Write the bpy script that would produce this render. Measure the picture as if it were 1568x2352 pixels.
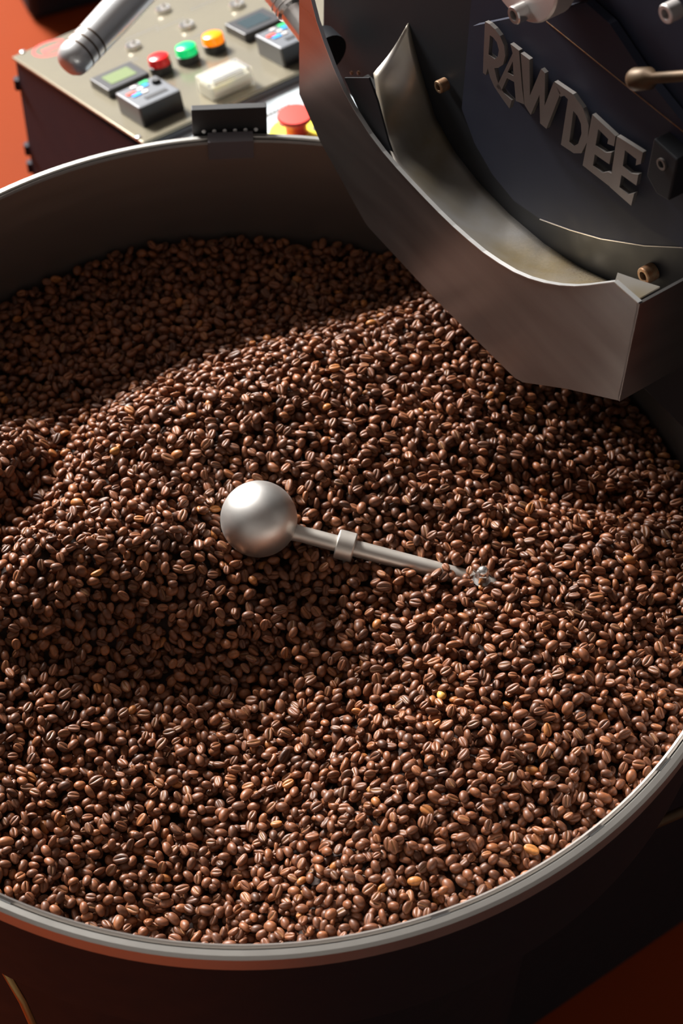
import bpy, bmesh, math, random
import numpy as np
from mathutils import Vector, Matrix

for o in list(bpy.data.objects):
    bpy.data.objects.remove(o)
SC = bpy.context.scene
COL = SC.collection
random.seed(4)
RNG = np.random.default_rng(11)

# ------------------------------------------------------------------ camera
# Everything is laid out with the tray rim at z = 0 and its centre at the origin;
# at the very end all top-level objects are lifted by LIFT so the floor is z = 0.
LIFT = 0.85
W, H, F = 1568.0, 2352.0, 4500.0
PITCH, ROLL = math.radians(54.139), math.radians(-1.603)
CAM = Vector((0.0640, -0.8314, 1.1186))
FW = Vector((0, math.cos(PITCH), -math.sin(PITCH)))
_rt, _up = Vector((1, 0, 0)), Vector((0, math.sin(PITCH), math.cos(PITCH)))
RT = _rt * math.cos(ROLL) - _up * math.sin(ROLL)
UP = _rt * math.sin(ROLL) + _up * math.cos(ROLL)
cd = bpy.data.cameras.new('camera')
cam = bpy.data.objects.new('camera', cd)
COL.objects.link(cam)
cam.matrix_world = Matrix(((RT.x, UP.x, -FW.x, CAM.x), (RT.y, UP.y, -FW.y, CAM.y),
                           (RT.z, UP.z, -FW.z, CAM.z), (0, 0, 0, 1)))
cd.sensor_fit = 'HORIZONTAL'
cd.sensor_width = 24.0
cd.lens = F / W * 24.0
cd.clip_start = 0.05
cd.dof.use_dof = True
cd.dof.focus_distance = 1.36
cd.dof.aperture_fstop = 8.0
SC.camera = cam

# ------------------------------------------------------------------ light
wd = bpy.data.worlds.new('room')
SC.world = wd
wd.use_nodes = True
wd.node_tree.nodes['Background'].inputs[0].default_value = (0.80, 0.86, 1.0, 1)
wd.node_tree.nodes['Background'].inputs[1].default_value = 0.5

LDIR = Vector((0.53, -0.74, -0.395)).normalized()      # daylight from a window behind, to the left
ld = bpy.data.lights.new('window_daylight', 'AREA')
ld.shape = 'RECTANGLE'
ld.size, ld.size_y = 1.7, 1.4
ld.energy = 1650
ld.color = (1.0, 0.97, 0.93)
lo = bpy.data.objects.new('window_daylight', ld)
COL.objects.link(lo)
lo.location = LDIR * -5.2
lo.rotation_euler = LDIR.to_track_quat('-Z', 'Y').to_euler()

SC.view_settings.view_transform = 'Standard'
SC.view_settings.look = 'None'
SC.view_settings.gamma = 1.0
SC.view_settings.use_curve_mapping = False
SC.view_settings.exposure = 0.0

# ------------------------------------------------------------------ helpers
def V(*a):
    return Vector(a)

def ray(px, py):
    return FW + RT * ((px - W / 2) / F) - UP * ((py - H / 2) / F)

def onz(px, py, z):
    d = ray(px, py)
    return CAM + d * ((z - CAM.z) / d.z)

def onplane(px, py, p0, n):
    d = ray(px, py)
    return CAM + d * ((p0 - CAM).dot(n) / d.dot(n))

def atdepth(px, py, z):
    return CAM + ray(px, py) * z

def proj(p):
    d = Vector(p) - CAM
    z = d.dot(FW)
    return W / 2 + F * d.dot(RT) / z, H / 2 - F * d.dot(UP) / z

def link(o, parent=None):
    COL.objects.link(o)
    if parent is not None:
        o.parent = parent
    return o

def wloc(o):
    p = Vector((0, 0, 0))
    while o is not None:
        p += o.location
        o = o.parent
    return p

def tag(o, label=None, cat=None, group=None, kind=None):
    if label: o['label'] = label
    if cat: o['category'] = cat
    if group: o['group'] = group
    if kind: o['kind'] = kind
    return o

def thing(name, loc, label, cat, group=None):
    o = bpy.data.objects.new(name, None)
    o.empty_display_size = 0.05
    o.location = loc
    link(o)
    return tag(o, label, cat, group)

def mk(name, verts, faces, mat, parent=None, smooth=False, bevel=0.0, origin=None, seg=2, angle=35):
    """one mesh object from points in tray coordinates"""
    verts = [Vector(v) for v in verts]
    base = wloc(parent) if parent is not None else Vector((0, 0, 0))
    if origin is None:
        n = len(verts)
        origin = Vector((sum(v.x for v in verts) / n, sum(v.y for v in verts) / n, min(v.z for v in verts)))
    me = bpy.data.meshes.new(name)
    me.from_pydata([v - origin for v in verts], [], faces)
    bm = bmesh.new(); bm.from_mesh(me)
    bmesh.ops.recalc_face_normals(bm, faces=bm.faces)
    if bevel > 0:
        es = [e for e in bm.edges if len(e.link_faces) == 2 and e.calc_face_angle(0) > math.radians(25)]
        bmesh.ops.bevel(bm, geom=es, offset=bevel, segments=seg, affect='EDGES', profile=0.5)
    if smooth:
        for f in bm.faces: f.smooth = True
        for e in bm.edges:
            if len(e.link_faces) == 2 and e.calc_face_angle(0) > math.radians(angle):
                e.smooth = False
    bm.to_mesh(me); bm.free()
    me.materials.append(mat)
    o = bpy.data.objects.new(name, me)
    o.location = origin - base
    return link(o, parent)

def frame_of(axis, hint=None):
    a = Vector(axis).normalized()
    h = Vector(hint) if hint is not None else (Vector((0, 0, 1)) if abs(a.z) < 0.9 else Vector((1, 0, 0)))
    x = (h - a * h.dot(a)).normalized()
    return x, a.cross(x), a

def lathe(name, prof, org, axis, mat, parent=None, seg=32, a0=0.0, a1=2 * math.pi, smooth=True, closed=False, hint=None, angle=35):
    """profile [(radius, height)] turned about an axis through org"""
    x, y, a = frame_of(axis, hint)
    org = Vector(org)
    full = abs(a1 - a0 - 2 * math.pi) < 1e-6
    n = seg if full else seg + 1
    vs, fs = [], []
    rows = []
    for r, h in prof:
        if r < 1e-9:
            rows.append([len(vs)]); vs.append(org + a * h)
        else:
            row = []
            for i in range(n):
                t = a0 + (a1 - a0) * i / seg
                row.append(len(vs)); vs.append(org + x * (r * math.cos(t)) + y * (r * math.sin(t)) + a * h)
            rows.append(row)
    pairs = list(zip(rows[:-1], rows[1:]))
    if closed: pairs.append((rows[-1], rows[0]))
    for A, B in pairs:
        m = seg
        for i in range(m):
            j = (i + 1) % n
            if len(A) == 1 and len(B) == 1: continue
            if len(A) == 1: fs.append((A[0], B[i], B[j]))
            elif len(B) == 1: fs.append((A[i], A[j], B[0]))
            else: fs.append((A[i], A[j], B[j], B[i]))
    return mk(name, vs, fs, mat, parent, smooth=smooth, angle=angle)

def boxf(name, c, ex, ey, ez, sx, sy, sz, mat, parent=None, bevel=0.0, smooth=False):
    """box: centre of its base face c, axes ex/ey/ez, full sizes"""
    c = Vector(c); vs = []
    for k in (0, 1):
        for (i, j) in ((-1, -1), (1, -1), (1, 1), (-1, 1)):
            vs.append(c + ex * (i * sx / 2) + ey * (j * sy / 2) + ez * (k * sz))
    fs = [(0, 1, 2, 3), (4, 5, 6, 7), (0, 1, 5, 4), (1, 2, 6, 5), (2, 3, 7, 6), (3, 0, 4, 7)]
    return mk(name, vs, fs, mat, parent, bevel=bevel, smooth=smooth)

def prism(name, poly, off, mat, parent=None, bevel=0.0, smooth=False, angle=35):
    """polygon of 3D points pushed along off"""
    n = len(poly); off = Vector(off)
    vs = [Vector(p) for p in poly] + [Vector(p) + off for p in poly]
    fs = [tuple(range(n)), tuple(range(2 * n - 1, n - 1, -1))] + [(i, (i + 1) % n, n + (i + 1) % n, n + i) for i in range(n)]
    return mk(name, vs, fs, mat, parent, bevel=bevel, smooth=smooth, angle=angle)

def tube(name, pts, rad, mat, parent=None, seg=12, cap=True):
    pts = [Vector(p) for p in pts]
    vs, fs = [], []
    x = None
    for i, p in enumerate(pts):
        t = (pts[min(i + 1, len(pts) - 1)] - pts[max(i - 1, 0)]).normalized()
        x, y, _ = frame_of(t, x)
        r = rad[i] if isinstance(rad, (list, tuple)) else rad
        for k in range(seg):
            a = 2 * math.pi * k / seg
            vs.append(p + x * (r * math.cos(a)) + y * (r * math.sin(a)))
    for i in range(len(pts) - 1):
        for k in range(seg):
            j = (k + 1) % seg
            fs.append((i * seg + k, i * seg + j, (i + 1) * seg + j, (i + 1) * seg + k))
    if cap:
        fs.append(tuple(range(seg)))
        fs.append(tuple((len(pts) - 1) * seg + k for k in range(seg)))
    return mk(name, vs, fs, mat, parent, smooth=True, angle=50)

def flat(name, loops, org, ex, ey, thick, mat, parent=None):
    """filled 2D outlines (first outer, further holes) with thickness, through a 2D curve"""
    cu = bpy.data.curves.new(name, 'CURVE')
    cu.dimensions = '2D'; cu.fill_mode = 'BOTH'; cu.extrude = thick / 2
    for lp in loops:
        sp = cu.splines.new('POLY'); sp.points.add(len(lp) - 1); sp.use_cyclic_u = True
        for p, (a, b) in zip(sp.points, lp): p.co = (a, b, 0, 1)
    tmp = bpy.data.objects.new(name, cu); COL.objects.link(tmp)
    bpy.context.view_layer.update()
    me = bpy.data.meshes.new_from_object(tmp.evaluated_get(bpy.context.evaluated_depsgraph_get()))
    bpy.data.objects.remove(tmp)
    ez = ex.cross(ey)
    vs = [Vector(org) + ex * v.co.x + ey * v.co.y + ez * v.co.z for v in me.vertices]
    fs = [tuple(p.vertices) for p in me.polygons]
    bpy.data.meshes.remove(me)
    o = mk(name, vs, fs, mat, parent)
    return o

# ------------------------------------------------------------------ materials
def mat(name, col, rough=0.5, metal=0.0, spec=0.5, noise=None, stretch=None, bump=0.0, col2=None, emit=None, emit_s=0.0, trans=0.0, rvar=0.0, coat=0.0):
    m = bpy.data.materials.new(name); m.use_nodes = True
    nt = m.node_tree; b = nt.nodes['Principled BSDF']
    b.inputs['Base Color'].default_value = (*col, 1)
    b.inputs['Roughness'].default_value = rough
    b.inputs['Metallic'].default_value = metal
    b.inputs['Specular IOR Level'].default_value = spec
    b.inputs['Transmission Weight'].default_value = trans
    b.inputs['Coat Weight'].default_value = coat
    if emit:
        b.inputs['Emission Color'].default_value = (*emit, 1)
        b.inputs['Emission Strength'].default_value = emit_s
    if noise:
        tc = nt.nodes.new('ShaderNodeTexCoord'); mp = nt.nodes.new('ShaderNodeMapping')
        mp.inputs['Scale'].default_value = stretch or (1, 1, 1)
        nz = nt.nodes.new('ShaderNodeTexNoise'); nz.inputs['Scale'].default_value = noise
        nz.inputs['Detail'].default_value = 6
        nt.links.new(tc.outputs['Object'], mp.inputs['Vector']); nt.links.new(mp.outputs['Vector'], nz.inputs['Vector'])
        if col2:
            rp = nt.nodes.new('ShaderNodeValToRGB')
            rp.color_ramp.elements[0].position = 0.35; rp.color_ramp.elements[1].position = 0.68
            rp.color_ramp.elements[0].color = (*col, 1); rp.color_ramp.elements[1].color = (*col2, 1)
            nt.links.new(nz.outputs['Fac'], rp.inputs['Fac']); nt.links.new(rp.outputs['Color'], b.inputs['Base Color'])
        if rvar:
            mr = nt.nodes.new('ShaderNodeMapRange')
            mr.inputs['To Min'].default_value = rough - rvar; mr.inputs['To Max'].default_value = rough + rvar
            nt.links.new(nz.outputs['Fac'], mr.inputs['Value']); nt.links.new(mr.outputs['Result'], b.inputs['Roughness'])
        if bump:
            bp = nt.nodes.new('ShaderNodeBump'); bp.inputs['Strength'].default_value = bump
            bp.inputs['Distance'].default_value = 0.001
            nt.links.new(nz.outputs['Fac'], bp.inputs['Height']); nt.links.new(bp.outputs['Normal'], b.inputs['Normal'])
    return m

M = {}
M['floor'] = mat('orange_floor_paint', (0.155, 0.0205, 0.0012), 0.75, spec=0.12, noise=3, col2=(0.175, 0.0235, 0.0015), bump=0.1, rvar=0.08)
M['wall'] = mat('wall_paint', (0.13, 0.125, 0.12), 0.8, noise=5, col2=(0.15, 0.145, 0.14))
M['tray'] = mat('tray_steel', (0.30, 0.27, 0.25), 0.42, 0.85, noise=6, stretch=(1, 1, 14), rvar=0.08, bump=0.05)
M['rim'] = mat('rim_steel', (0.50, 0.49, 0.46), 0.36, 0.85, noise=30, rvar=0.08)
M['rimdark'] = mat('rim_seam', (0.04, 0.04, 0.04), 0.6)
M['chute'] = mat('chute_steel', (0.34, 0.32, 0.31), 0.30, 0.95, noise=8, stretch=(1, 1, 6), rvar=0.07, bump=0.06, col2=(0.40, 0.38, 0.365))
M['edge'] = mat('cut_steel_edge', (0.75, 0.74, 0.72), 0.3, 0.9)
M['ball'] = mat('ball_steel', (0.62, 0.60, 0.57), 0.43, 0.95, noise=18, rvar=0.09, bump=0.08, col2=(0.72, 0.71, 0.69))
M['arm'] = mat('arm_steel', (0.58, 0.54, 0.49), 0.45, 0.85, noise=60, rvar=0.1)
M['chrome'] = mat('chrome', (0.74, 0.73, 0.71), 0.22, 0.9, noise=20, rvar=0.05)
M['black'] = mat('black_paint', (0.010, 0.011, 0.014), 0.6, spec=0.2, noise=40, bump=0.05, rvar=0.06)
M['navy'] = mat('navy_black_paint', (0.012, 0.014, 0.026), 0.65, spec=0.18, noise=40, bump=0.08, rvar=0.08, col2=(0.015, 0.017, 0.030))
M['console'] = mat('console_side_paint', (0.018, 0.015, 0.024), 0.6, spec=0.2, noise=25, rvar=0.06)
M['panel'] = mat('panel_plate', (0.33, 0.295, 0.215), 0.20, 0.6, noise=9, col2=(0.28, 0.25, 0.19), rvar=0.04)  # beige base colour also carries the reflection of a beige wall
M['strip'] = mat('silver_plate', (0.42, 0.47, 0.50), 0.4, 0.2, noise=30, rvar=0.06)
M['letter'] = mat('letter_steel', (0.19, 0.175, 0.165), 0.42, 0.75, noise=120, rvar=0.08)
M['brass'] = mat('brass', (0.42, 0.26, 0.10), 0.35, 0.9, noise=40, rvar=0.1)
M['rust'] = mat('rusty_bolt', (0.22, 0.15, 0.09), 0.5, 0.7, noise=300, col2=(0.20, 0.08, 0.03), bump=0.3)
M['alu'] = mat('grey_aluminium', (0.46, 0.43, 0.42), 0.45, 0.6, noise=90, rvar=0.08)
M['grey'] = mat('grey_plastic', (0.085, 0.092, 0.105), 0.45)
M['dkgrey'] = mat('charcoal_plastic', (0.02, 0.02, 0.022), 0.4)
M['rubber'] = mat('matte_black', (0.008, 0.008, 0.009), 0.65)
M['clipgrey'] = mat('clip_plastic', (0.10, 0.09, 0.10), 0.5)
M['lcd'] = mat('lcd_glass', (0.16, 0.20, 0.10), 0.15)
M['lcd2'] = mat('lcd_dark_glass', (0.03, 0.045, 0.05), 0.15)
M['red'] = mat('red_lens', (0.55, 0.008, 0.01), 0.25, emit=(1, 0.02, 0.02), emit_s=0.10)
M['green'] = mat('green_lens', (0.0, 0.45, 0.12), 0.25, emit=(0.0, 1.0, 0.28), emit_s=0.45)
M['amber'] = mat('amber_lens', (0.9, 0.22, 0.0), 0.25, emit=(1.0, 0.22, 0.0), emit_s=0.85)
M['estop'] = mat('red_button', (0.72, 0.045, 0.03), 0.42)
M['yellow'] = mat('yellow_plate', (0.85, 0.72, 0.02), 0.5)
M['white'] = mat('white_plastic', (0.85, 0.85, 0.85), 0.4)
M['kred'] = mat('red_key', (0.75, 0.06, 0.03), 0.4)
M['kblue'] = mat('blue_key', (0.02, 0.28, 0.75), 0.4)
M['kgreen'] = mat('green_key', (0.02, 0.42, 0.12), 0.4)
M['cream'] = mat('cream_label', (0.75, 0.72, 0.58), 0.5)
M['clear'] = mat('clear_acrylic', (0.95, 0.96, 0.95), 0.08, trans=0.85)
M['print'] = mat('dark_print', (0.08, 0.075, 0.065), 0.5)
M['redprint'] = mat('red_print', (0.50, 0.02, 0.02), 0.5)

# oily, bean-speckled steel of the spout
def oily():
    m = mat('oily_spout_steel', (0.42, 0.40, 0.37), 0.34, 0.75)
    nt = m.node_tree; b = nt.nodes['Principled BSDF']; L = nt.links.new
    tc = nt.nodes.new('ShaderNodeTexCoord')
    n1 = nt.nodes.new('ShaderNodeTexNoise'); n1.inputs['Scale'].default_value = 650; n1.inputs['Detail'].default_value = 3
    n2 = nt.nodes.new('ShaderNodeTexNoise'); n2.inputs['Scale'].default_value = 14; n2.inputs['Detail'].default_value = 5
    L(tc.outputs['Object'], n1.inputs['Vector']); L(tc.outputs['Object'], n2.inputs['Vector'])
    r1 = nt.nodes.new('ShaderNodeValToRGB'); r1.color_ramp.elements[0].position = 0.52; r1.color_ramp.elements[1].position = 0.56
    r2 = nt.nodes.new('ShaderNodeValToRGB')
    r2.color_ramp.elements[0].position = 0.38; r2.color_ramp.elements[0].color = (0.46, 0.44, 0.42, 1)
    r2.color_ramp.elements[1].position = 0.66; r2.color_ramp.elements[1].color = (0.34, 0.27, 0.16, 1)
    mx = nt.nodes.new('ShaderNodeMixRGB'); mx.inputs['Color2'].default_value = (0.05, 0.026, 0.010, 1)
    # the specks sit thickest low in the trough (stored on the mesh)
    at = nt.nodes.new('ShaderNodeAttribute'); at.attribute_name = 'specks'
    mu = nt.nodes.new('ShaderNodeMath'); mu.operation = 'MULTIPLY'
    L(n1.outputs['Fac'], r1.inputs['Fac']); L(n2.outputs['Fac'], r2.inputs['Fac'])
    L(r1.outputs['Color'], mu.inputs[0]); L(at.outputs['Fac'], mu.inputs[1])
    L(r2.outputs['Color'], mx.inputs['Color1']); L(mu.outputs[0], mx.inputs['Fac']); L(mx.outputs['Color'], b.inputs['Base Color'])
    sb = nt.nodes.new('ShaderNodeMath'); sb.operation = 'MULTIPLY_ADD'; sb.inputs[1].default_value = -0.7; sb.inputs[2].default_value = 0.75
    L(mu.outputs[0], sb.inputs[0]); L(sb.outputs[0], b.inputs['Metallic'])
    return m
M['oily'] = oily()
M['lever'] = mat('lever_steel', (0.52, 0.53, 0.54), 0.30, 0.60, noise=20, rvar=0.05)
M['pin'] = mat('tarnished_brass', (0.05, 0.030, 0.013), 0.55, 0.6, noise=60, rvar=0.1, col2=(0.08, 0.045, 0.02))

def bean_mat():
    m = bpy.data.materials.new('roasted_bean'); m.use_nodes = True
    nt = m.node_tree; b = nt.nodes['Principled BSDF']; L = nt.links.new
    at = nt.nodes.new('ShaderNodeAttribute'); at.attribute_type = 'INSTANCER'; at.attribute_name = 'tone'
    rp = nt.nodes.new('ShaderNodeValToRGB')
    stops = [(0.0, (0.060, 0.023, 0.012)), (0.3, (0.122, 0.043, 0.019)), (0.6, (0.178, 0.060, 0.024)),
             (0.85, (0.235, 0.082, 0.029)), (0.96, (0.34, 0.120, 0.030)), (1.0, (0.60, 0.33, 0.07))]
    el = rp.color_ramp.elements
    while len(el) < len(stops): el.new(0.5)
    for e, (p, c) in zip(el, stops): e.position = p; e.color = (*c, 1)
    L(at.outputs['Fac'], rp.inputs['Fac'])
    tc = nt.nodes.new('ShaderNodeTexCoord')
    nz = nt.nodes.new('ShaderNodeTexNoise'); nz.inputs['Scale'].default_value = 330; nz.inputs['Detail'].default_value = 3
    L(tc.outputs['Object'], nz.inputs['Vector'])
    mv = nt.nodes.new('ShaderNodeMapRange'); mv.inputs['From Min'].default_value = 0.3; mv.inputs['From Max'].default_value = 0.7
    mv.inputs['To Min'].default_value = 0.72; mv.inputs['To Max'].default_value = 1.25
    L(nz.outputs['Fac'], mv.inputs['Value'])
    mx = nt.nodes.new('ShaderNodeVectorMath'); mx.operation = 'SCALE'
    L(rp.outputs['Color'], mx.inputs[0]); L(mv.outputs['Result'], mx.inputs['Scale'])
    # tan chaff left in the crease, on some beans more than on others
    cr = nt.nodes.new('ShaderNodeAttribute'); cr.attribute_name = 'crease'
    cf = nt.nodes.new('ShaderNodeAttribute'); cf.attribute_type = 'INSTANCER'; cf.attribute_name = 'chaff'
    mu = nt.nodes.new('ShaderNodeMath'); mu.operation = 'MULTIPLY'
    L(cr.outputs['Fac'], mu.inputs[0]); L(cf.outputs['Fac'], mu.inputs[1])
    mc = nt.nodes.new('ShaderNodeMixRGB'); mc.inputs['Color2'].default_value = (0.36, 0.19, 0.07, 1)
    L(mu.outputs[0], mc.inputs['Fac']); L(mx.outputs[0], mc.inputs['Color1']); L(mc.outputs['Color'], b.inputs['Base Color'])
    b.inputs['Roughness'].default_value = 0.46
    b.inputs['Specular IOR Level'].default_value = 0.36
    bp = nt.nodes.new('ShaderNodeBump'); bp.inputs['Strength'].default_value = 0.25; bp.inputs['Distance'].default_value = 0.0004
    L(nz.outputs['Fac'], bp.inputs['Height']); L(bp.outputs['Normal'], b.inputs['Normal'])
    return m
M['bean'] = bean_mat()
M['beanbed'] = mat('bean_bed', (0.030, 0.012, 0.007), 0.8, noise=250, bump=0.6)

# ------------------------------------------------------------------ floor
RX, RY0, RY1, RH = 3.3, -3.2, 4.2, 4.2                 # room half width, front, back and height
X, Y = V(1, 0, 0), V(0, 1, 0)
yc, yl = (RY0 + RY1) / 2, RY1 - RY0
tag(boxf('floor', V(0, yc, -LIFT - 0.05), X, Y, V(0, 0, 1), 2 * RX + .2, yl + .2, 0.05, M['floor']), kind='structure')
tag(boxf('ceiling', V(0, yc, RH - LIFT), X, Y, V(0, 0, 1), 2 * RX + .2, yl + .2, 0.08, M['wall']), kind='structure')
tag(boxf('wall_left', V(-RX - 0.05, yc, -LIFT), X, Y, V(0, 0, 1), 0.1, yl, RH, M['wall']), kind='structure')
tag(boxf('wall_right', V(RX + 0.05, yc, -LIFT), X, Y, V(0, 0, 1), 0.1, yl, RH, M['wall']), kind='structure')
tag(boxf('wall_front', V(0, RY0 - 0.05, -LIFT), X, Y, V(0, 0, 1), 2 * RX, 0.1, RH, M['wall']), kind='structure')
wc = LDIR * (RY1 / LDIR.y)                             # where the window sits in the back wall
wx, wz, ww, wh = wc.x, wc.z, 0.95, 0.75
tag(flat('wall_back', [[(-RX, -LIFT), (RX, -LIFT), (RX, RH - LIFT), (-RX, RH - LIFT)], [(wx - ww, wz - wh), (wx + ww, wz - wh), (wx + ww, wz + wh), (wx - ww, wz + wh)]],
         V(0, RY1 + 0.05, 0), X, V(0, 0, 1), 0.1, M['wall']), kind='structure')
win = flat('window_1', [[(wx - ww, wz - wh), (wx + ww, wz - wh), (wx + ww, wz + wh), (wx - ww, wz + wh)]] +
           [[(wx + a + .03, wz - wh + .04), (wx + a + ww - .06, wz - wh + .04), (wx + a + ww - .06, wz + wh - .04), (wx + a + .03, wz + wh - .04)] for a in (-ww, 0.02)],
           V(0, RY1 + 0.05, 0), X, V(0, 0, 1), 0.05, M['white'])
tag(win, kind='structure')
for a in (-ww / 2 - .01, ww / 2 + .0):
    boxf('window_pane', V(wx + a, RY1 + 0.05, wz - wh + .03), X, Y, V(0, 0, 1), ww - .04, 0.006, 2 * wh - .06, M['clear'], win)

# ------------------------------------------------------------------ cooling tray
RI = 0.348
tray = thing('cooling_tray', V(0, 0, -0.137), 'large round steel cooling tray heaped with roasted coffee beans', 'tray')
lathe('wall', [(RI, -0.132), (RI, -0.0015), (RI + 0.0016, 0.0), (RI + 0.0032, -0.0015), (RI + 0.0032, -0.132)], V(0, 0, 0), V(0, 0, 1), M['tray'], tray, seg=192, closed=True)
hoop = lathe('rim_band', [(RI + 0.0042, -0.001), (RI + 0.0050, 0.0006), (RI + 0.0085, 0.0002), (RI + 0.0105, -0.002), (RI + 0.0105, -0.0165), (RI + 0.0090, -0.018), (RI + 0.0042, -0.018)],
             V(0, 0, 0), V(0, 0, 1), M['rim'], tray, seg=192, closed=True)
tag(hoop, 'bright steel band round the rim')
lathe('bottom_plate', [(0, -0.132), (RI + 0.003, -0.132), (RI + 0.003, -0.137), (0, -0.137)], V(0, 0, 0), V(0, 0, 1), M['tray'], tray, seg=96)
lathe('outer_shell', [(RI + 0.0038, -0.018), (RI + 0.0038, -0.137), (RI + 0.0032, -0.137), (RI + 0.0032, -0.018)], V(0, 0, 0), V(0, 0, 1), M['black'], tray, seg=128, closed=True)
for deg in (-124, -113, -68, -49, -38):                      # small weld nicks along the rim top
    a = math.radians(deg); c = V(math.cos(a), math.sin(a), 0)
    boxf('weld_mark', c * (RI + 0.0042) + V(0, 0, -0.001), V(-c.y, c.x, 0), c, V(0, 0, 1), 0.012, 0.0008, 0.0016, M['rimdark'], tray)
# ------------------------------------------------------------------ roaster frame of reference: s along the face, d into the machine
PH = math.radians(54)
EU = V(math.cos(PH), -math.sin(PH), 0)
EN = V(-math.sin(PH), -math.cos(PH), 0)
EZ = V(0, 0, 1)
P0 = onz(1420, 920, 0.09); P0.z = 0.0

def mp(s, d, z):
    return P0 + EU * s - EN * d + EZ * z

def face_pt(px, py, d):
    p = onplane(px, py, P0 - EN * d, EN)
    return (p - P0).dot(EU), p.z

# black cabinet below
basep = onz(1400, 2236, -LIFT)
sb = (basep - P0).dot(EU)
cab = thing('machine_base', mp(sb - 0.2, 0.2, -LIFT), 'black cabinet base standing on the floor under the cooling tray', 'cabinet')
boxf('cabinet_body', mp(sb - 0.16, 0.04, -LIFT), EU, -EN, EZ, 0.32, 0.58, LIFT - 0.139, M['black'], cab, bevel=0.006)
lathe('round_pedestal', [(0, -LIFT), (0.315, -LIFT), (0.315, -0.139), (0, -0.139)], V(-0.05, 0.02, 0), EZ, M['black'], cab, seg=96)

# brass catch rods under the tray
b0 = onz(8, 2225, -0.16); b1 = onz(80, 2362, -0.21)
q = tube('brass_rod', [b0 + V(0.0, 0.030, 0.012), b0, b0 * 0.55 + b1 * 0.45 + V(0.004, -0.004, 0), b1], 0.0028, M['brass'], cab)
tag(q, 'thin brass rod hanging below the tray')
b0 = onz(1330, 1956, -0.16); b1 = onz(1600, 1850, -0.17)
q = tube('brass_rod', [b0 + V(-0.02, 0.03, 0.012), b0, b0 * 0.5 + b1 * 0.5 + V(0, 0, -0.004), b1, b1 + V(0.05, 0.05, 0.0)], 0.004, M['pin'], cab)
tag(q, 'brass lever rod reaching out from under the tray')

# ------------------------------------------------------------------ roaster
DF = 0.06                                             # depth of the drum face behind the chute plate
SW = face_pt(687, 215, 0.0)[0]                        # left edge of the chute plate
roast = thing('coffee_roaster', mp(SW / 2, 0.4, 0.02), 'black drum coffee roaster with steel spout and RAWDEE letters', 'roaster')
SM = SW / 2
# drum housing: front plate, barrel and rear stand
boxf('front_plate', mp(SM, DF + 0.012, 0.028), EU, -EN, EZ, 0.50, 0.024, 0.62, M['black'], roast, bevel=0.003)
lathe('drum_housing', [(0, 0), (0.235, 0), (0.235, 0.5), (0, 0.5)], mp(SM, DF + 0.024, 0.30), -EN, M['black'], roast, seg=64)
boxf('rear_stand', mp(SM, DF + 0.46, -LIFT), EU, -EN, EZ, 0.40, 0.26, LIFT + 0.22, M['black'], roast, bevel=0.006)
boxf('side_plate', mp(SW - 0.02, DF + 0.21, 0.05), EU, -EN, EZ, 0.012, 0.39, 0.48, M['black'], roast, bevel=0.002)

# door plate whose lower edge shows as a thin bright arc
edge_px = [(1060, 250), (1090, 330), (1130, 400), (1180, 462), (1240, 503), (1310, 528), (1380, 548), (1480, 564), (1568, 568), (1660, 560)]
dp = [face_pt(x, y, DF - 0.008) for x, y in edge_px]
door = flat('discharge_door', [dp + [(dp[-1][0], 0.42), (dp[0][0], 0.42)]], P0 - EN * (DF - 0.004), EU, EZ, 0.008, M['navy'], roast)
ev, ef = [], []
for i, (x, y) in enumerate(edge_px[4:]):
    s, z = face_pt(x, y, DF - 0.008)
    for dd, dz in ((DF - 0.0086, -0.0004), (DF - 0.0086, 0.0004), (DF - 0.0070, 0.0004), (DF - 0.0070, -0.0004)): ev.append(mp(s, dd, z + dz))
for i in range(len(edge_px) - 5):
    for k in range(4): ef.append((i * 4 + k, i * 4 + (k + 1) % 4, i * 4 + 4 + (k + 1) % 4, i * 4 + 4 + k))
mk('door_edge', ev, ef, M['letter'], door)
# name plate on the door carrying the letters, with a weld seam across it
DB = 0.044
bar = flat('name_plate', [[face_pt(x, y, DB) for x, y in [(1085, 60), (1345, 6), (1400, 55), (1470, 160), (1568, 282), (1640, 372), (1640, 610), (1480, 520), (1400, 455), (1303, 382), (1219, 266), (1130, 170)]]],
           P0 - EN * (DB + 0.003), EU, EZ, 0.006, M['navy'], roast)
sa, za = face_pt(1255, 50, DB); sb2, zb2 = face_pt(1590, 320, DB)
prism('weld_seam', [mp(sa, DB - 0.0005, za), mp(sb2, DB - 0.0005, zb2), mp(sb2, DB - 0.0005, zb2 + 0.0006), mp(sa, DB - 0.0005, za + 0.0006)], -EN * 0.0006, M['rust'], bar)

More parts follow.
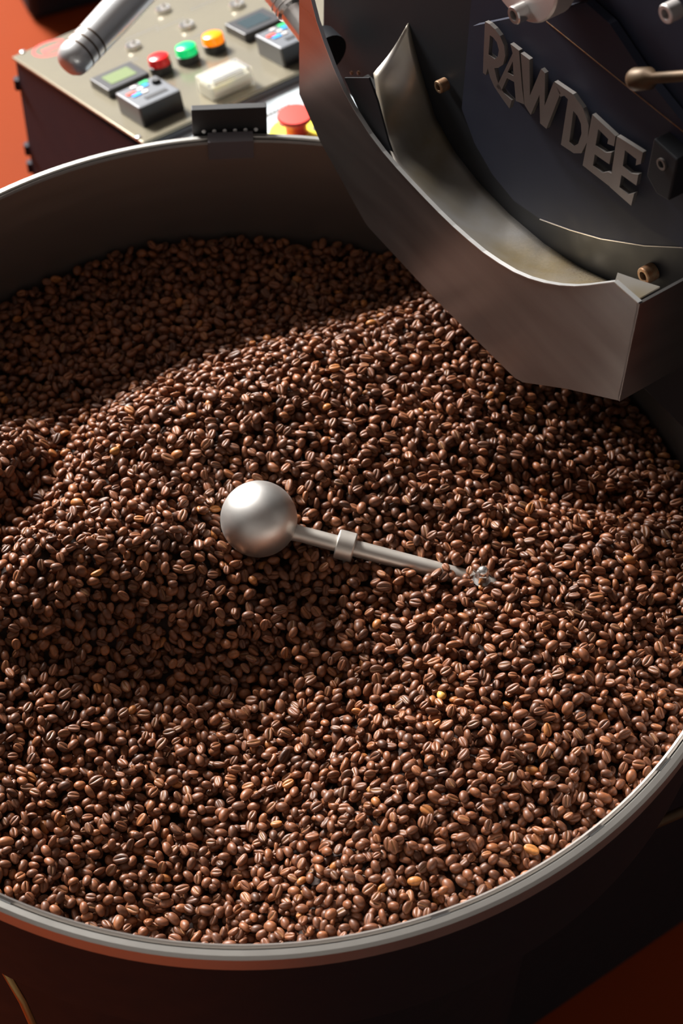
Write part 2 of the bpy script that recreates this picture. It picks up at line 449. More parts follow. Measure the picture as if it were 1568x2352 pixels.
# lettering, traced as outlines on the bar front
DL = DB - 0.0055
def r2(l): return [(660 + x / 1.727, y / 1.727) for x, y in l]
def r8(l): return [(1000 + x / 2.76, y / 2.76) for x, y in l]
LET = [
 ('letter_r', [r8([(313, 138), (340, 152), (375, 185), (408, 228), (434, 290), (441, 355), (428, 408), (398, 430), (372, 432), (385, 492), (400, 535), (432, 590), (482, 636), (468, 688), (420, 622), (372, 550), (345, 490), (330, 432), (318, 476), (300, 462), (303, 360)]),
               r8([(344, 224), (335, 345), (375, 376), (393, 360), (401, 318), (388, 268), (365, 238)])]),
 ('letter_a', [r8([(473, 278), (528, 320), (548, 560), (562, 662), (508, 640), (498, 520), (452, 495), (415, 578), (386, 552), (425, 470), (488, 338)]),
               r8([(489, 388), (456, 458), (494, 482)])]),
 ('letter_w', [r8([(539, 337), (594, 378), (597, 606), (668, 437), (693, 464), (690, 672), (748, 520), (792, 590), (786, 602), (702, 817), (662, 782), (658, 600), (602, 728), (563, 664)])]),
 ('letter_d', [r2([(1058, 324), (1132, 374), (1172, 430), (1194, 498), (1190, 560), (1165, 608), (1135, 608), (1084, 574), (1112, 394), (1098, 380), (1082, 384)]),
               r2([(1133, 440), (1117, 562), (1135, 580), (1152, 570), (1166, 530), (1163, 490), (1150, 460)])]),
 ('letter_e', [r2([(1208, 454), (1301, 540), (1294, 580), (1268, 570), (1272, 552), (1232, 512), (1221, 576), (1262, 606), (1285, 604), (1276, 652), (1218, 612), (1211, 656), (1248, 686), (1270, 682), (1288, 690), (1280, 742), (1170, 656)])]),
 ('letter_e', [r2([(1306, 540), (1409, 605), (1400, 650), (1380, 656), (1384, 632), (1338, 596), (1329, 658), (1362, 688), (1391, 692), (1383, 736), (1324, 694), (1316, 742), (1350, 772), (1375, 766), (1362, 816), (1278, 742), (1284, 692)])]),
]
for nm, loops in LET:
    o = flat('letter', [[face_pt(x, y, DL) for x, y in lp] for lp in loops], P0 - EN * (DL + 0.0015), EU, EZ, 0.003, M['letter'], bar)
    tag(o, 'brushed steel letter ' + nm[-1].upper())
# lug with a bolt hole at the bar's end
sg, zg = face_pt(1500, 318, DB - 0.012)
sg2, _ = face_pt(1545, 362, DB - 0.012)
_, zg1 = face_pt(1492, 410, DB - 0.012)
lw = sg2 - sg + 0.004
lug = prism('lug', [mp(sg, DB - 0.012, zg), mp(sg + lw, DB - 0.012, zg), mp(sg + lw, DB - 0.012, zg1 - 0.004), mp(sg + lw * .5, DB - 0.012, zg1 - 0.007), mp(sg, DB - 0.012, zg1)], -EN * 0.05, M['black'], roast, bevel=0.0012)
sh, zh = face_pt(1517, 378, DB - 0.0135)
lathe('bolt_hole', [(0.0026, 0), (0.0040, 0), (0.0040, 0.0016), (0.0026, 0.0016)], mp(sh, DB - 0.012, zh), EN, M['letter'], lug, seg=20, closed=True)

def socket_bolt(px, py, d, r, parent, m, length=None, name='socket_bolt'):
    s, z = face_pt(px, py, d)
    length = length or r * 1.5
    return lathe(name, [(r * .5, length - r * .8), (r * .55, length), (r * .9, length), (r, length - r * .12), (r, 0), (0, 0)], mp(s, d, z), EN, m, parent, seg=20)
socket_bolt(1500, 622, DF - 0.001, 0.0062, roast, M['rust'])
socket_bolt(1024, 192, DF - 0.001, 0.0050, roast, M['rust'])
socket_bolt(1554, 20, 0.03, 0.0060, roast, M['alu'])
# round aluminium boss with a screw at the top of the door
s, z = face_pt(1188, -84, 0.020)
boss = lathe('sight_boss', [(0, 0.03), (0.0380, 0.03), (0.0392, 0.0285), (0.0392, 0.014), (0.016, 0.008), (0.016, -0.01), (0, -0.01)], mp(s, 0.05, z), EN, M['alu'], roast, seg=48)
socket_bolt(1204, 24, 0.020, 0.0062, boss, M['chrome'], length=0.009)
# brass door pin
pa = onplane(1462, 182, P0 - EN * 0.02, EN); pb = onplane(1600, 172, P0 - EN * 0.03, EN)
ax = (pb - pa)
tube('door_pin', [pa - ax * 0.12, pa - ax * 0.09, pa - ax * .02, pa + ax * .22, pa + ax * 0.30, pb, pb + ax * .5],
     [0.002, 0.0058, 0.0072, 0.0068, 0.0035, 0.0034, 0.0034], M['pin'], roast, seg=16)

# spout: front plate with arched top edge
T_px = [(700, -60), (715, 0), (728, 50), (745, 100), (766, 155), (790, 210), (818, 260), (850, 310), (880, 350), (910, 385), (942, 420), (975, 455), (1007, 488), (1040, 520), (1075, 551), (1110, 580), (1145, 604), (1180, 625), (1215, 640), (1250, 650), (1285, 656), (1320, 658), (1350, 656), (1380, 652), (1411, 648)]
T = [face_pt(x, y, 0.0) for x, y in T_px]
zc = face_pt(1460, 690, 0.0)[1]
T = T + [(0.0, zc)]
Bp = [(0.0, face_pt(1420, 920, 0)[1]), face_pt(1300, 893, 0), face_pt(1200, 878, 0), face_pt(1182, 868, 0), face_pt(1165, 852, 0), face_pt(1000, 688, 0), face_pt(846, 522, 0), face_pt(838, 511, 0), face_pt(735, 325, 0)]
Bp += [(SW, face_pt(688, 217, 0)[1]), (SW, T[0][1] + 0.02)]
zt = T[0][1] + 0.02
print('T', [tuple(round(c, 3) for c in t) for t in T]); print('B', [tuple(round(c, 3) for c in t) for t in Bp])
loop = T + Bp
chute = flat('discharge_spout', [loop], P0 + EN * 0.0 - EN * 0.001, EU, EZ, 0.002, M['chute'], roast)
tag(chute, 'brushed steel spout plate with arched cut-out')
# bright cut edge along the arch
ev, ef = [], []
for i, (s, z) in enumerate(T):
    for dd, dz in ((-0.0006, 0.0), (-0.0006, 0.0008), (0.0026, 0.0008), (0.0026, 0.0)): ev.append(mp(s, dd, z + dz))
for i in range(len(T) - 1):
    for k in range(4): ef.append((i * 4 + k, i * 4 + (k + 1) % 4, i * 4 + 4 + (k + 1) % 4, i * 4 + 4 + k))
mk('cut_edge', ev, ef, M['edge'], chute)
# side plates running back to the machine
for nm, s0, z0, z1, dd in (('side_wall', -0.001, Bp[0][1], zc, DF + 0.02),):
    prism(nm, [mp(s0, 0.0, z0), mp(s0, dd, z0), mp(s0, dd, z1), mp(s0, 0.0, z1)], EU * (0.002 if s0 > -0.1 else -0.002), M['chute'], chute)
# trough sheet inside
F_px = [(938, 52), (952, 110), (972, 180), (1000, 270), (1045, 350), (1100, 420), (1170, 492), (1250, 560), (1330, 612), (1410, 650), (1470, 672)]
Fp = np.array([face_pt(x, y, DF) for x, y in F_px])
Tn = [face_pt(x, y, 0.0) for x, y in T_px[9:]] + [(-0.002, zc)]
front = [(face_pt(857, 168, 0.028), 0.028), (face_pt(868, 235, 0.019), 0.019), (face_pt(886, 315, 0.009), 0.009)] + [(p, 0.0012) for p in Tn]
nf = len(front)
fl_ = np.cumsum([0] + [math.hypot(Fp[i + 1][0] - Fp[i][0], Fp[i + 1][1] - Fp[i][1]) for i in range(len(Fp) - 1)]); fl_ /= fl_[-1]
fr_ = np.cumsum([0] + [math.hypot(front[i + 1][0][0] - front[i][0][0], front[i + 1][0][1] - front[i][0][1]) for i in range(nf - 1)]); fr_ /= fr_[-1]
NV, NU = 60, 10
tv, tf, sp = [], [], []
for i in range(NV + 1):
    t = i / NV
    a = V(np.interp(t, fr_, [f[0][0] for f in front]), np.interp(t, fr_, [f[1] for f in front]), np.interp(t, fr_, [f[0][1] for f in front]))
    b = V(np.interp(t, fl_, Fp[:, 0]), DF, np.interp(t, fl_, Fp[:, 1]))
    for j in range(NU + 1):
        w = j / NU
        p = a.lerp(b, w)
        sag = -0.010 * math.sin(math.pi * w) * (0.35 + 0.65 * math.sin(math.pi * min(1, t * 1.05)))
        tv.append(mp(p.x, p.y, p.z + sag))
        sp.append(max(0, min(1, (t - 0.5) * 3.2)) * (0.15 + 0.85 * w))
for i in range(NV):
    for j in range(NU):
        k = i * (NU + 1) + j
        tf.append((k, k + 1, k + NU + 2, k + NU + 1))
tr = mk('trough', tv, tf, M['oily'], chute, smooth=True)
at = tr.data.attributes.new('specks', 'FLOAT', 'POINT')
at.data.foreach_set('value', sp)
sol_ = tr.modifiers.new('sheet', 'SOLIDIFY'); sol_.thickness = 0.0015; sol_.offset = -1
cpz = zc - 0.0012
prism('corner_plate', [onz(1411, 649, cpz), onz(1459, 690, cpz), onz(1515, 658, cpz), onz(1470, 644, cpz), onz(1418, 626, cpz)], V(0, 0, -0.0015), M['oily'], chute)
flat('gap_filler', [[face_pt(x, y, 0.006) for x, y in [(792, 178), (832, 268), (918, 396), (892, 322), (868, 232), (848, 178)]]], P0 - EN * 0.006, EU, EZ, 0.0015, M['black'], chute)  # added black filler, blocks the bright view through the gap behind the arch
# dark inner panel seen behind the arch on the left, with two small screws
s_, z_ = face_pt(825, 160, 0.03); s2_, z2_ = face_pt(846, 300, 0.03)
inner = boxf('inner_bracket', mp(s_ - 0.012, 0.056, z2_ - 0.05), EU, -EN, EZ, 0.030, 0.006, z_ - z2_ + 0.012, M['rubber'], roast, bevel=0.001)
for px in (806, 822):
    s3, z3 = face_pt(px, 168, 0.052)
    lathe('screw', [(0, 0.0016), (0.0014, 0.0014), (0.0018, 0)], mp(s3, 0.053, z3), EN, M['rust'], inner, seg=10)

# ------------------------------------------------------------------ agitator
BZ = -0.0515
agi = thing('agitator', V(0, 0, -0.130), 'steel stirring arm with ball hub half buried in the beans', 'agitator')
br = 0.0283
prof = [(0, br)] + [(br * math.sin(math.radians(a)), br * math.cos(math.radians(a))) for a in range(6, 150, 6)] + [(0.012, -br * 0.95), (0.012, -0.078), (0, -0.078)]
hub = lathe('ball_hub', prof, V(0.0035, 0.006, BZ), V(0, 0, 1), M['ball'], agi, seg=64)
bc = V(0.0035, 0.006, BZ)
e1 = onz(1112, 1338, -0.074)
adir = (e1 - (bc + V(0, 0, -0.005))).normalized()
a0 = bc + V(0, 0, -0.005)
def apt(t): return a0 + (e1 - a0) * t
AL = (e1 - a0).length
arm = tube('arm', [apt(0.0), apt(0.16), apt(0.19), apt(0.5), apt(1.0), a0 + adir * (AL + 0.13) + V(0, 0, -0.012)], [0.0082, 0.0064, 0.0060, 0.0062, 0.0062, 0.0062], M['arm'], agi, seg=24)
ct = 0.37
lathe('collar', [(0.0062, 0.0), (0.0104, 0.0), (0.0110, 0.0008), (0.0110, 0.0125), (0.0104, 0.0133), (0.0062, 0.0133)], apt(ct) - adir * 0.004, adir, M['arm'], agi, seg=28, closed=True)
prism('collar_tab', [apt(ct) + V(0, 0, -0.006), apt(ct) + adir * 0.006 + V(0, 0, -0.006), apt(ct) + adir * 0.004 + V(0.001, -0.006, -0.020), apt(ct) + V(0.001, -0.006, -0.018)], V(0.0012, 0.004, 0), M['arm'], agi)
nb = onz(1106, 1330, -0.0625)
NA = V(0.02, 0.02, 1)
nut = lathe('acorn_nut', [(0.0052, -0.002), (0.0052, 0.0078), (0.0046, 0.0086)], nb, NA, M['chrome'], agi, seg=6, smooth=False)
lathe('nut_washer', [(0.0, -0.003), (0.0066, -0.003), (0.0066, -0.0005), (0.0, -0.0005)], nb, NA, M['chrome'], nut, seg=20)
lathe('nut_dome', [(0.0043, 0.0084)] + [(0.0043 * math.cos(math.radians(a)), 0.0092 + 0.0043 * math.sin(math.radians(a))) for a in range(0, 90, 15)] + [(0, 0.0135)], nb, NA, M['chrome'], nut, seg=18)
# paddle blade out of sight below the beans, carried by the stud
boxf('paddle', e1 + adir * 0.03 + V(0, 0, -0.054), adir, V(-adir.y, adir.x, 0), V(0, 0, 1), 0.09, 0.004, 0.045, M['arm'], agi)

# ------------------------------------------------------------------ control console
K = onz(331, 326, -0.20)
E1 = -EN
def solve_panel():
    best = None
    for a in np.linspace(-40, 40, 1601):
        ar = math.radians(a)
        dv = -EU * math.cos(ar) - EZ * math.sin(ar)
        lo_, hi_ = 0.05, 0.9
        for L in np.linspace(0.05, 0.8, 151):
            x, y = proj(K + dv * L)
            e = (x - 32) ** 2 + (y - 130) ** 2
            if best is None or e < best[0]: best = (e, a, L)
    return best
err, AL_, PL = (0, 0, 0)
be = solve_panel(); err, AL_, PL = be
print('panel', be)
ar = math.radians(AL_)
E2 = -EU * math.cos(ar) - EZ * math.sin(ar)          # from the near edge to the far edge of the panel
EP = E1.cross(E2).normalized()
if EP.z < 0: EP = -EP
BW = 0.62
con = thing('control_console', K + E1 * 0.3 + V(0, 0, -LIFT + 0.20), 'dark steel control console with beige button panel behind the tray', 'console')
con.location.z = -LIFT
beta = math.radians(-8)
S1 = (EU * math.cos(beta) - EZ * math.sin(beta))      # the silver strip falls away towards the tray
PF = K + E2 * PL
strip0 = K - EP * 0.012
SL = 0.15
pl = [strip0, strip0 + S1 * SL]
body_poly = [strip0 + S1 * SL, strip0, PF - EP * 0.004, V(PF.x, PF.y, -LIFT), V((strip0 + S1 * SL).x, (strip0 + S1 * SL).y, -LIFT)]
body = prism('console_body', body_poly, E1 * BW, M['console'], con, bevel=0.002)
# panel plate with folded edge
pc = K + E1 * (BW / 2) + E2 * (PL / 2) - EP * 0.0035
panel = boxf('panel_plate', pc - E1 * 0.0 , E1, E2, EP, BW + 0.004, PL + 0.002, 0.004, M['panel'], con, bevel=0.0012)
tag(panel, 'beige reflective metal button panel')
boxf('panel_lip', K + E1 * (BW / 2) - E2 * 0.001 - EP * 0.013, E1, E2, EP, BW, 0.003, 0.010, M['grey'], con)
SN = E1.cross(S1); SN = SN if SN.z > 0 else -SN
strip = boxf('silver_strip', strip0 + E1 * (BW / 2) + S1 * (SL / 2), E1, S1, SN, BW - 0.002, SL - 0.004, 0.003, M['strip'], con)
tag(strip, 'bright silver strip carrying the emergency stop')

def pp(px, py, h=0.0):
    return onplane(px, py, K + EP * h, EP)

for px, py in ((52, 121), (318, 317)):
    lathe('panel_screw', [(0, 0.003), (0.0028, 0.0022), (0.0036, 0.0005), (0.0036, 0)], pp(px, py), EP, M['chrome'], panel, seg=14)
# hinges on the console's far left corner
for py_ in (165, 300, 338):
    c = PF - EP * 0.0
    k = (py_ - 130) / 281 * 0.20
    lathe('hinge_knuckle', [(0, 0), (0.004, 0), (0.004, 0.014), (0, 0.014)], V(PF.x, PF.y, PF.z) - EU * 0.0005 + V(0, 0, -k - 0.02), EZ, M['console'], con, seg=14)

def lens(px, py, m, name, label, ring=True):
    c = pp(px, py + 14)
    base = lathe(name, [(0, 0), (0.0118, 0), (0.0118, 0.009), (0.0105, 0.0095), (0, 0.0095)], c, EP, M['dkgrey'], panel, seg=28)
    cap = lathe('lens', [(0.0112, 0.0085), (0.0112, 0.0155), (0.0104, 0.0178), (0.0080, 0.0190), (0, 0.0194)], c, EP, m, base, seg=28)
    tag(base, label)
lens(372, 152, M['red'], 'indicator_lamp', 'red indicator lamp')
lens(434, 128, M['green'], 'indicator_lamp', 'lit green indicator lamp')
lens(495, 102, M['amber'], 'indicator_lamp', 'lit amber indicator lamp')
for px, py in ((307, 111), (376, 27), (430, 64), (545, 16)):
    c = pp(px, py)
    kn = lathe('switch_bezel', [(0.0058, 0.0), (0.0085, 0.0), (0.0085, 0.004), (0.0075, 0.0052), (0.0062, 0.005), (0.0058, 0.003)], c, EP, M['chrome'], panel, seg=28, closed=True)
    lathe('toggle', [(0, 0.009), (0.0018, 0.0085), (0.0022, 0.003), (0.0055, 0.0025), (0.0055, 0.0)], c, (EP + E1 * 0.3).normalized(), M['chrome'], kn, seg=14)

def lcd(px, py, w, h, m, name='display_meter'):
    c = pp(px, py)
    b_ = boxf(name, c, E1, E2, EP, w, h, 0.010, M['dkgrey'], panel, bevel=0.0012)
    boxf('screen', c + EP * 0.0096, E1, E2, EP, w * 0.62, h * 0.56, 0.0008, m, b_)
    return b_
def keypad(px, py):
    c = pp(px, py)
    w, h, t = 0.047, 0.050, 0.022
    b_ = boxf('keypad_unit', c, E1, E2, EP, w, h, t, M['grey'], panel, bevel=0.0016)
    boxf('front_cover', c - E2 * (h / 2 + 0.0006) + EP * 0.002, E1, E2, EP, w * 0.96, 0.0016, t * 0.9, M['dkgrey'], b_)
    boxf('readout', c + EP * (t - 0.0004) - E2 * h * 0.26 + E1 * w * 0.06, E1, E2, EP, w * 0.52, h * 0.14, 0.0009, M['dkgrey'], b_)
    for (a, b, m, ww) in ((-0.30, 0.16, 'kred', .2), (-0.24, 0.02, 'kblue', .2), (0.14, 0.40, 'kgreen', .2), (0.10, 0.25, 'kblue', .13), (-0.06, 0.20, 'alu', .13), (-0.05, 0.02, 'alu', .13), (-.12, .38, 'alu', .13)):
        boxf('key', c + EP * (t - 0.0004) + E1 * (a * w) + E2 * (b * h), E1, E2, EP, w * ww, h * 0.10, 0.0014, M[m], b_)
    lathe('dial', [(0, 0.004), (0.0040, 0.004), (0.0046, 0.0), (0, 0)], c + EP * t + E1 * (w * 0.33) + E2 * (h * 0.18), EP, M['rubber'], b_, seg=18)
    return b_
lcd(279, 194, 0.048, 0.042, M['lcd'])
keypad(350, 256)
lcd(587, 68, 0.048, 0.042, M['lcd2'])
keypad(668, 122)
# clear-lidded relay under a lamp
c = pp(521, 204)
cl = boxf('clear_cover', c, E1, E2, EP, 0.049, 0.032, 0.020, M['clear'], panel, bevel=0.002)
boxf('cover_insert', c + EP * 0.0012, E1, E2, EP, 0.042, 0.025, 0.012, M['cream'], cl)
boxf('cover_slot', c + EP * 0.0134 - E2 * 0.007, E1, E2, EP, 0.034, 0.003, 0.0006, M['print'], cl)
# rows of small print beside the switches
for px, py, n_, st in ((330, 75, 9, .0045), (560, 55, 9, .0045), (395, 55, 8, .0045), (470, 10, 7, .0045), (300, 142, 5, .0045), (450, 85, 4, .004)):
    c0 = pp(px, py)
    vs, fs = [], []
    for k in range(n_):
        cc = c0 + E1 * (st * (k - n_ / 2)) + EP * 0.0006
        i0 = len(vs)
        w_ = st * (0.30 if k % 3 else 0.36)
        vs += [cc - E1 * w_ - E2 * 0.0016, cc + E1 * w_ - E2 * 0.0016, cc + E1 * w_ + E2 * 0.0016, cc - E1 * w_ + E2 * 0.0016]
        fs.append((i0, i0 + 1, i0 + 2, i0 + 3))
    mk('printed_caption', vs, fs, M['print'], panel)
# red ring logo in the panel's corner
vs, fs = [], []
c0 = pp(118, 112)
cL = c0 + EP * 0.0007
for r0, r1, a0_, a1_ in ((0.018, 0.021, 20, 330), (0.0125, 0.0145, 200, 380)):
    for k in range(24):
        for t in (0, 1):
            a = math.radians(a0_ + (a1_ - a0_) * (k + t * 0.75) / 24)
            d_ = E1 * math.cos(a) + E2 * math.sin(a)
            vs += [cL + d_ * r0, cL + d_ * r1]
        n0 = len(vs) - 4
        fs.append((n0, n0 + 1, n0 + 3, n0 + 2))
for k in range(5):
    cc = cL + E1 * (0.0045 * (k - 2)); n0 = len(vs)
    vs += [cc - E1 * .0014 - E2 * .005, cc + E1 * .0014 - E2 * .005, cc + E1 * .0014 + E2 * .005, cc - E1 * .0014 + E2 * .005]
    fs.append((n0, n0 + 1, n0 + 2, n0 + 3))
mk('red_logo', vs, fs, M['redprint'], panel)

# emergency stop
def sp_(px, py): return onplane(px, py, strip0 + SN * 0.003, SN)
ec = sp_(681, 309)
yp = lathe('warning_disc', [(0, 0.0025), (0.0265, 0.0025), (0.0265, 0), (0, 0)], ec, SN, M['yellow'], strip, seg=40)
tag(yp, 'yellow warning disc under the stop button')
es = lathe('stop_button', [(0, 0), (0.0105, 0), (0.0105, 0.010), (0.0130, 0.015), (0.0165, 0.017), (0.0172, 0.0195), (0.0160, 0.0215), (0.0, 0.0222)], ec + SN * 0.0025, SN, M['estop'], yp, seg=40)
tag(es, 'red mushroom push button')
for k in range(6):
    a = math.radians(20 + 60 * k); d_ = E1 * math.cos(a) + S1 * math.sin(a); t_ = SN.cross(d_)
    boxf('warning_letter', ec + SN * 0.0025 + d_ * 0.0195, t_, d_, SN, 0.006, 0.007, 0.0004, M['print'], yp)
c0 = sp_(630, 258)
vs, fs = [], []
for k in range(10):
    cc = c0 + E1 * (0.0042 * (k - 5)) + SN * 0.0005; i0 = len(vs)
    vs += [cc - E1 * .0015 - S1 * .002, cc + E1 * .0015 - S1 * .002, cc + E1 * .0015 + S1 * .002, cc - E1 * .0015 + S1 * .002]
    fs.append((i0, i0 + 1, i0 + 2, i0 + 3))
mk('printed_caption', vs, fs, M['print'], strip)

# ------------------------------------------------------------------ lever handles
p1 = atdepth(150, 156, 1.72)
t1 = p1 + (atdepth(440, -150, 1.785) - p1).normalized() * 0.45
ft = t1 - EZ * ((t1 - K).dot(EP) / EP.z)               # foot of the lever's post on the console panel
lv = lathe('lever_post', [(0, 0), (0.03, 0), (0.03, 0.008), (0.014, 0.012), (0.014, t1.z - ft.z), (0, t1.z - ft.z)], ft, EZ, M['black'], con, seg=24)
ld_ = (t1 - p1).normalized()
LL = (t1 - p1).length
R0 = 0.0160
prof = [(0, 0), (0.006, 0.0008), (0.011, 0.003), (0.0145, 0.007), (0.0155, 0.0105)]
h = 0.0125
for g in range(3):
    prof += [(R0, h), (R0, h + 0.0062), (R0 - 0.0012, h + 0.0066), (R0 - 0.0012, h + 0.0078), (R0, h + 0.0082)]
    h += 0.0085
prof += [(R0, h + 0.002), (R0 + 0.0008, h + 0.03), (R0 + 0.0005, h + 0.14), (R0 - 0.003, h + 0.19), (0.0085, h + 0.20), (0.0085, LL), (0, LL)]
tag(lathe('lever_grip', prof, p1, ld_, M['lever'], lv, seg=40), 'polished steel lever grip with grooved rounded tip')
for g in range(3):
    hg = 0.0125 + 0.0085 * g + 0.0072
    lathe('groove_shade', [(R0 - 0.0016, hg - 0.0009), (R0 + 0.0002, hg - 0.0008), (R0 + 0.0002, hg + 0.0008), (R0 - 0.0016, hg + 0.0009)], p1, ld_, M['pin'], lv, seg=40, closed=True)  # dark rings fill the grooves, the shade in them done as colour
lathe('pivot_hub', [(0, -0.02), (0.022, -0.02), (0.022, 0.02), (0, 0.02)], t1, V(-ld_.y, ld_.x, 0).normalized(), M['black'], lv, seg=28)
t2 = onplane(735, 110, mp(SW - 0.026, 0, 0), EU)
p2 = t2 + (atdepth(580, -95, (t2 - CAM).dot(FW) + 0.03) - t2)
d2 = (p2 - t2).normalized(); L2 = (p2 - t2).length
prof = [(0, 0), (0.0105, 0), (0.0105, L2 * .40), (0.0125, L2 * .42), (0.0125, L2 * .44), (0.0115, L2 * .445), (0.0115, L2 * .455), (0.0125, L2 * .46), (0.0125, L2 * .50), (0.0115, L2 * .505), (0.0115, L2 * .515), (0.0125, L2 * .52), (0.013, L2 * .8), (0.009, L2), (0, L2 * 1.01)]
lv2 = lathe('lever_grip', prof, t2, d2, M['chrome'], roast, seg=32)
tag(lv2, 'polished lever grip with two grooves behind the spout')
lathe('pivot_hub', [(0, -0.004), (0.018, -0.004), (0.018, 0.010), (0, 0.010)], t2, EU, M['black'], lv2, seg=24)

# ------------------------------------------------------------------ black box on the far floor
g0 = onz(75, 58, -LIFT); g1 = onz(290, 0, -LIFT); g2 = onz(-10, 2, -LIFT)
da = (g1 - g0).normalized(); db = (g2 - g0); db = (db - da * db.dot(da)).normalized()
bx = thing('storage_box', g0 + da * 0.2 + db * 0.15, 'black box standing on the orange floor behind the console', 'box')
boxf('box_body', g0 + da * 0.21 + db * 0.155, da, db, EZ, 0.42, 0.30, 0.30, M['black'], bx, bevel=0.012)
boxf('box_lid', g0 + da * 0.21 + db * 0.155 + V(0, 0, 0.30), da, db, EZ, 0.43, 0.31, 0.03, M['rubber'], bx, bevel=0.006)

# ------------------------------------------------------------------ black clip-on unit at the back rim
ca = math.atan2(0.349, -0.035)
crad = V(math.cos(ca), math.sin(ca), 0); ctan = V(math.sin(ca), -math.cos(ca), 0)    # ctan points to the right in view
rp_ = crad * (RI + 0.002)
clip = thing('clip_on_unit', rp_, 'small black box with six white studs clipped on the tray rim', 'clip')
hook = prism('clip_hook', [rp_ + ctan * -0.0185 + v for v in (crad * -0.0052 + V(0, 0, -0.016), crad * -0.0052 + V(0, 0, 0.0028), crad * 0.0060 + V(0, 0, 0.0032), crad * 0.0060 + V(0, 0, 0.0010), crad * -0.0022 + V(0, 0, 0.0010), crad * -0.0022 + V(0, 0, -0.016))],
             ctan * 0.037, M['clipgrey'], clip)
uz = (-crad + V(0, 0, 0.10)).normalized(); uy = (V(0, 0, 1) + crad * 0.10).normalized()
uc = rp_ + crad * 0.0180 + V(0, 0, 0.0060)
unit = boxf('unit_body', uc, ctan, uy, uz, 0.061, 0.031, 0.007, M['rubber'], clip, bevel=0.0006)
boxf('unit_ledge', uc + uz * 0.007 - uy * 0.0115, ctan, uy, uz, 0.061, 0.005, 0.0025, M['rubber'], unit, bevel=0.0004)
for k in range(6):
    lathe('white_stud', [(0, 0.0014), (0.0013, 0.0011), (0.0018, 0.0)], uc + uz * 0.007 - uy * 0.0062 + ctan * (0.0085 * (k - 2.5)), uz, M['white'], unit, seg=12)

# ------------------------------------------------------------------ coffee beans
def sstep(x, a, b):
    t = np.clip((x - a) / (b - a), 0, 1)
    return t * t * (3 - 2 * t)

def gauss(x, y, cx, cy, sx, sy, rot=0.0):
    c, s = math.cos(rot), math.sin(rot)
    dx, dy = x - cx, y - cy
    a, b = c * dx + s * dy, -s * dx + c * dy
    return np.exp(-(a / sx) ** 2 - (b / sy) ** 2)

def terrain(x, y):
    x = np.asarray(x, float); y = np.asarray(y, float)
    # distance in front of the crest line that runs from the left up to the back right
    dcl = (x + 0.02) * 0.44 - (y - 0.19) * 0.90
    z = -0.109 + 0.050 * sstep(dcl, -0.040, 0.045)
    z += 0.010 * gauss(x, y, -0.01, 0.115, 0.13, 0.035, 0.42)                  # crest
    z += 0.012 * gauss(x, y, -0.10, -0.010, 0.11, 0.045, 0.35)                 # left ridge
    z += 0.016 * gauss(x, y, -0.225, 0.065, 0.05, 0.05)                        # small heap far left
    z -= 0.024 * gauss(x, y, -0.165, 0.05, 0.022, 0.085, -0.35)                # furrow between them
    left = sstep(0.12 - x, 0.0, 0.22)
    sy = np.where(y > -0.115, 0.055, 0.055 + 0.40 * left)
    z -= (0.052 - 0.006 * left) * np.exp(-((x + 0.03) / np.where(x > -0.03, 0.17, 0.30)) ** 2 - ((y + 0.115) / sy) ** 2)   # hollow in front of the arm
    z -= 0.020 * gauss(x, y, 0.275, 0.050, 0.12, 0.022, -0.10)                 # furrow added below the spout, its slope stands in for the spout's shadow
    z -= 0.012 * gauss(x, y, 0.06, -0.045, 0.05, 0.020, -0.25)
    z -= 0.020 * sstep(-y, 0.12, 0.33) * left           # the heap stays low toward the front left
    z += 0.014 * gauss(x, y, 0.22, -0.12, 0.10, 0.09)                          # bank on the right
    z += 0.004 * gauss(x, y, 0.14, 0.035, 0.12, 0.05, -0.25)
    z -= 0.020 * sstep(np.hypot(x - 0.33, y - 0.14), 0.20, 0.02)
    z -= 0.034 * sstep(x, 0.16, 0.30) * sstep(y, 0.02, 0.15)
    z -= 0.012 * gauss(x, y, 0.09, 0.0, 0.11, 0.05, -0.25)
    z -= 0.012 * gauss(x, y, 0.002, 0.004, 0.045, 0.045)
    z += 0.0022 * np.sin(23 * x + 11 * y) + 0.0018 * np.sin(-17 * x + 31 * y + 1.0)
    return np.maximum(z, -0.117)

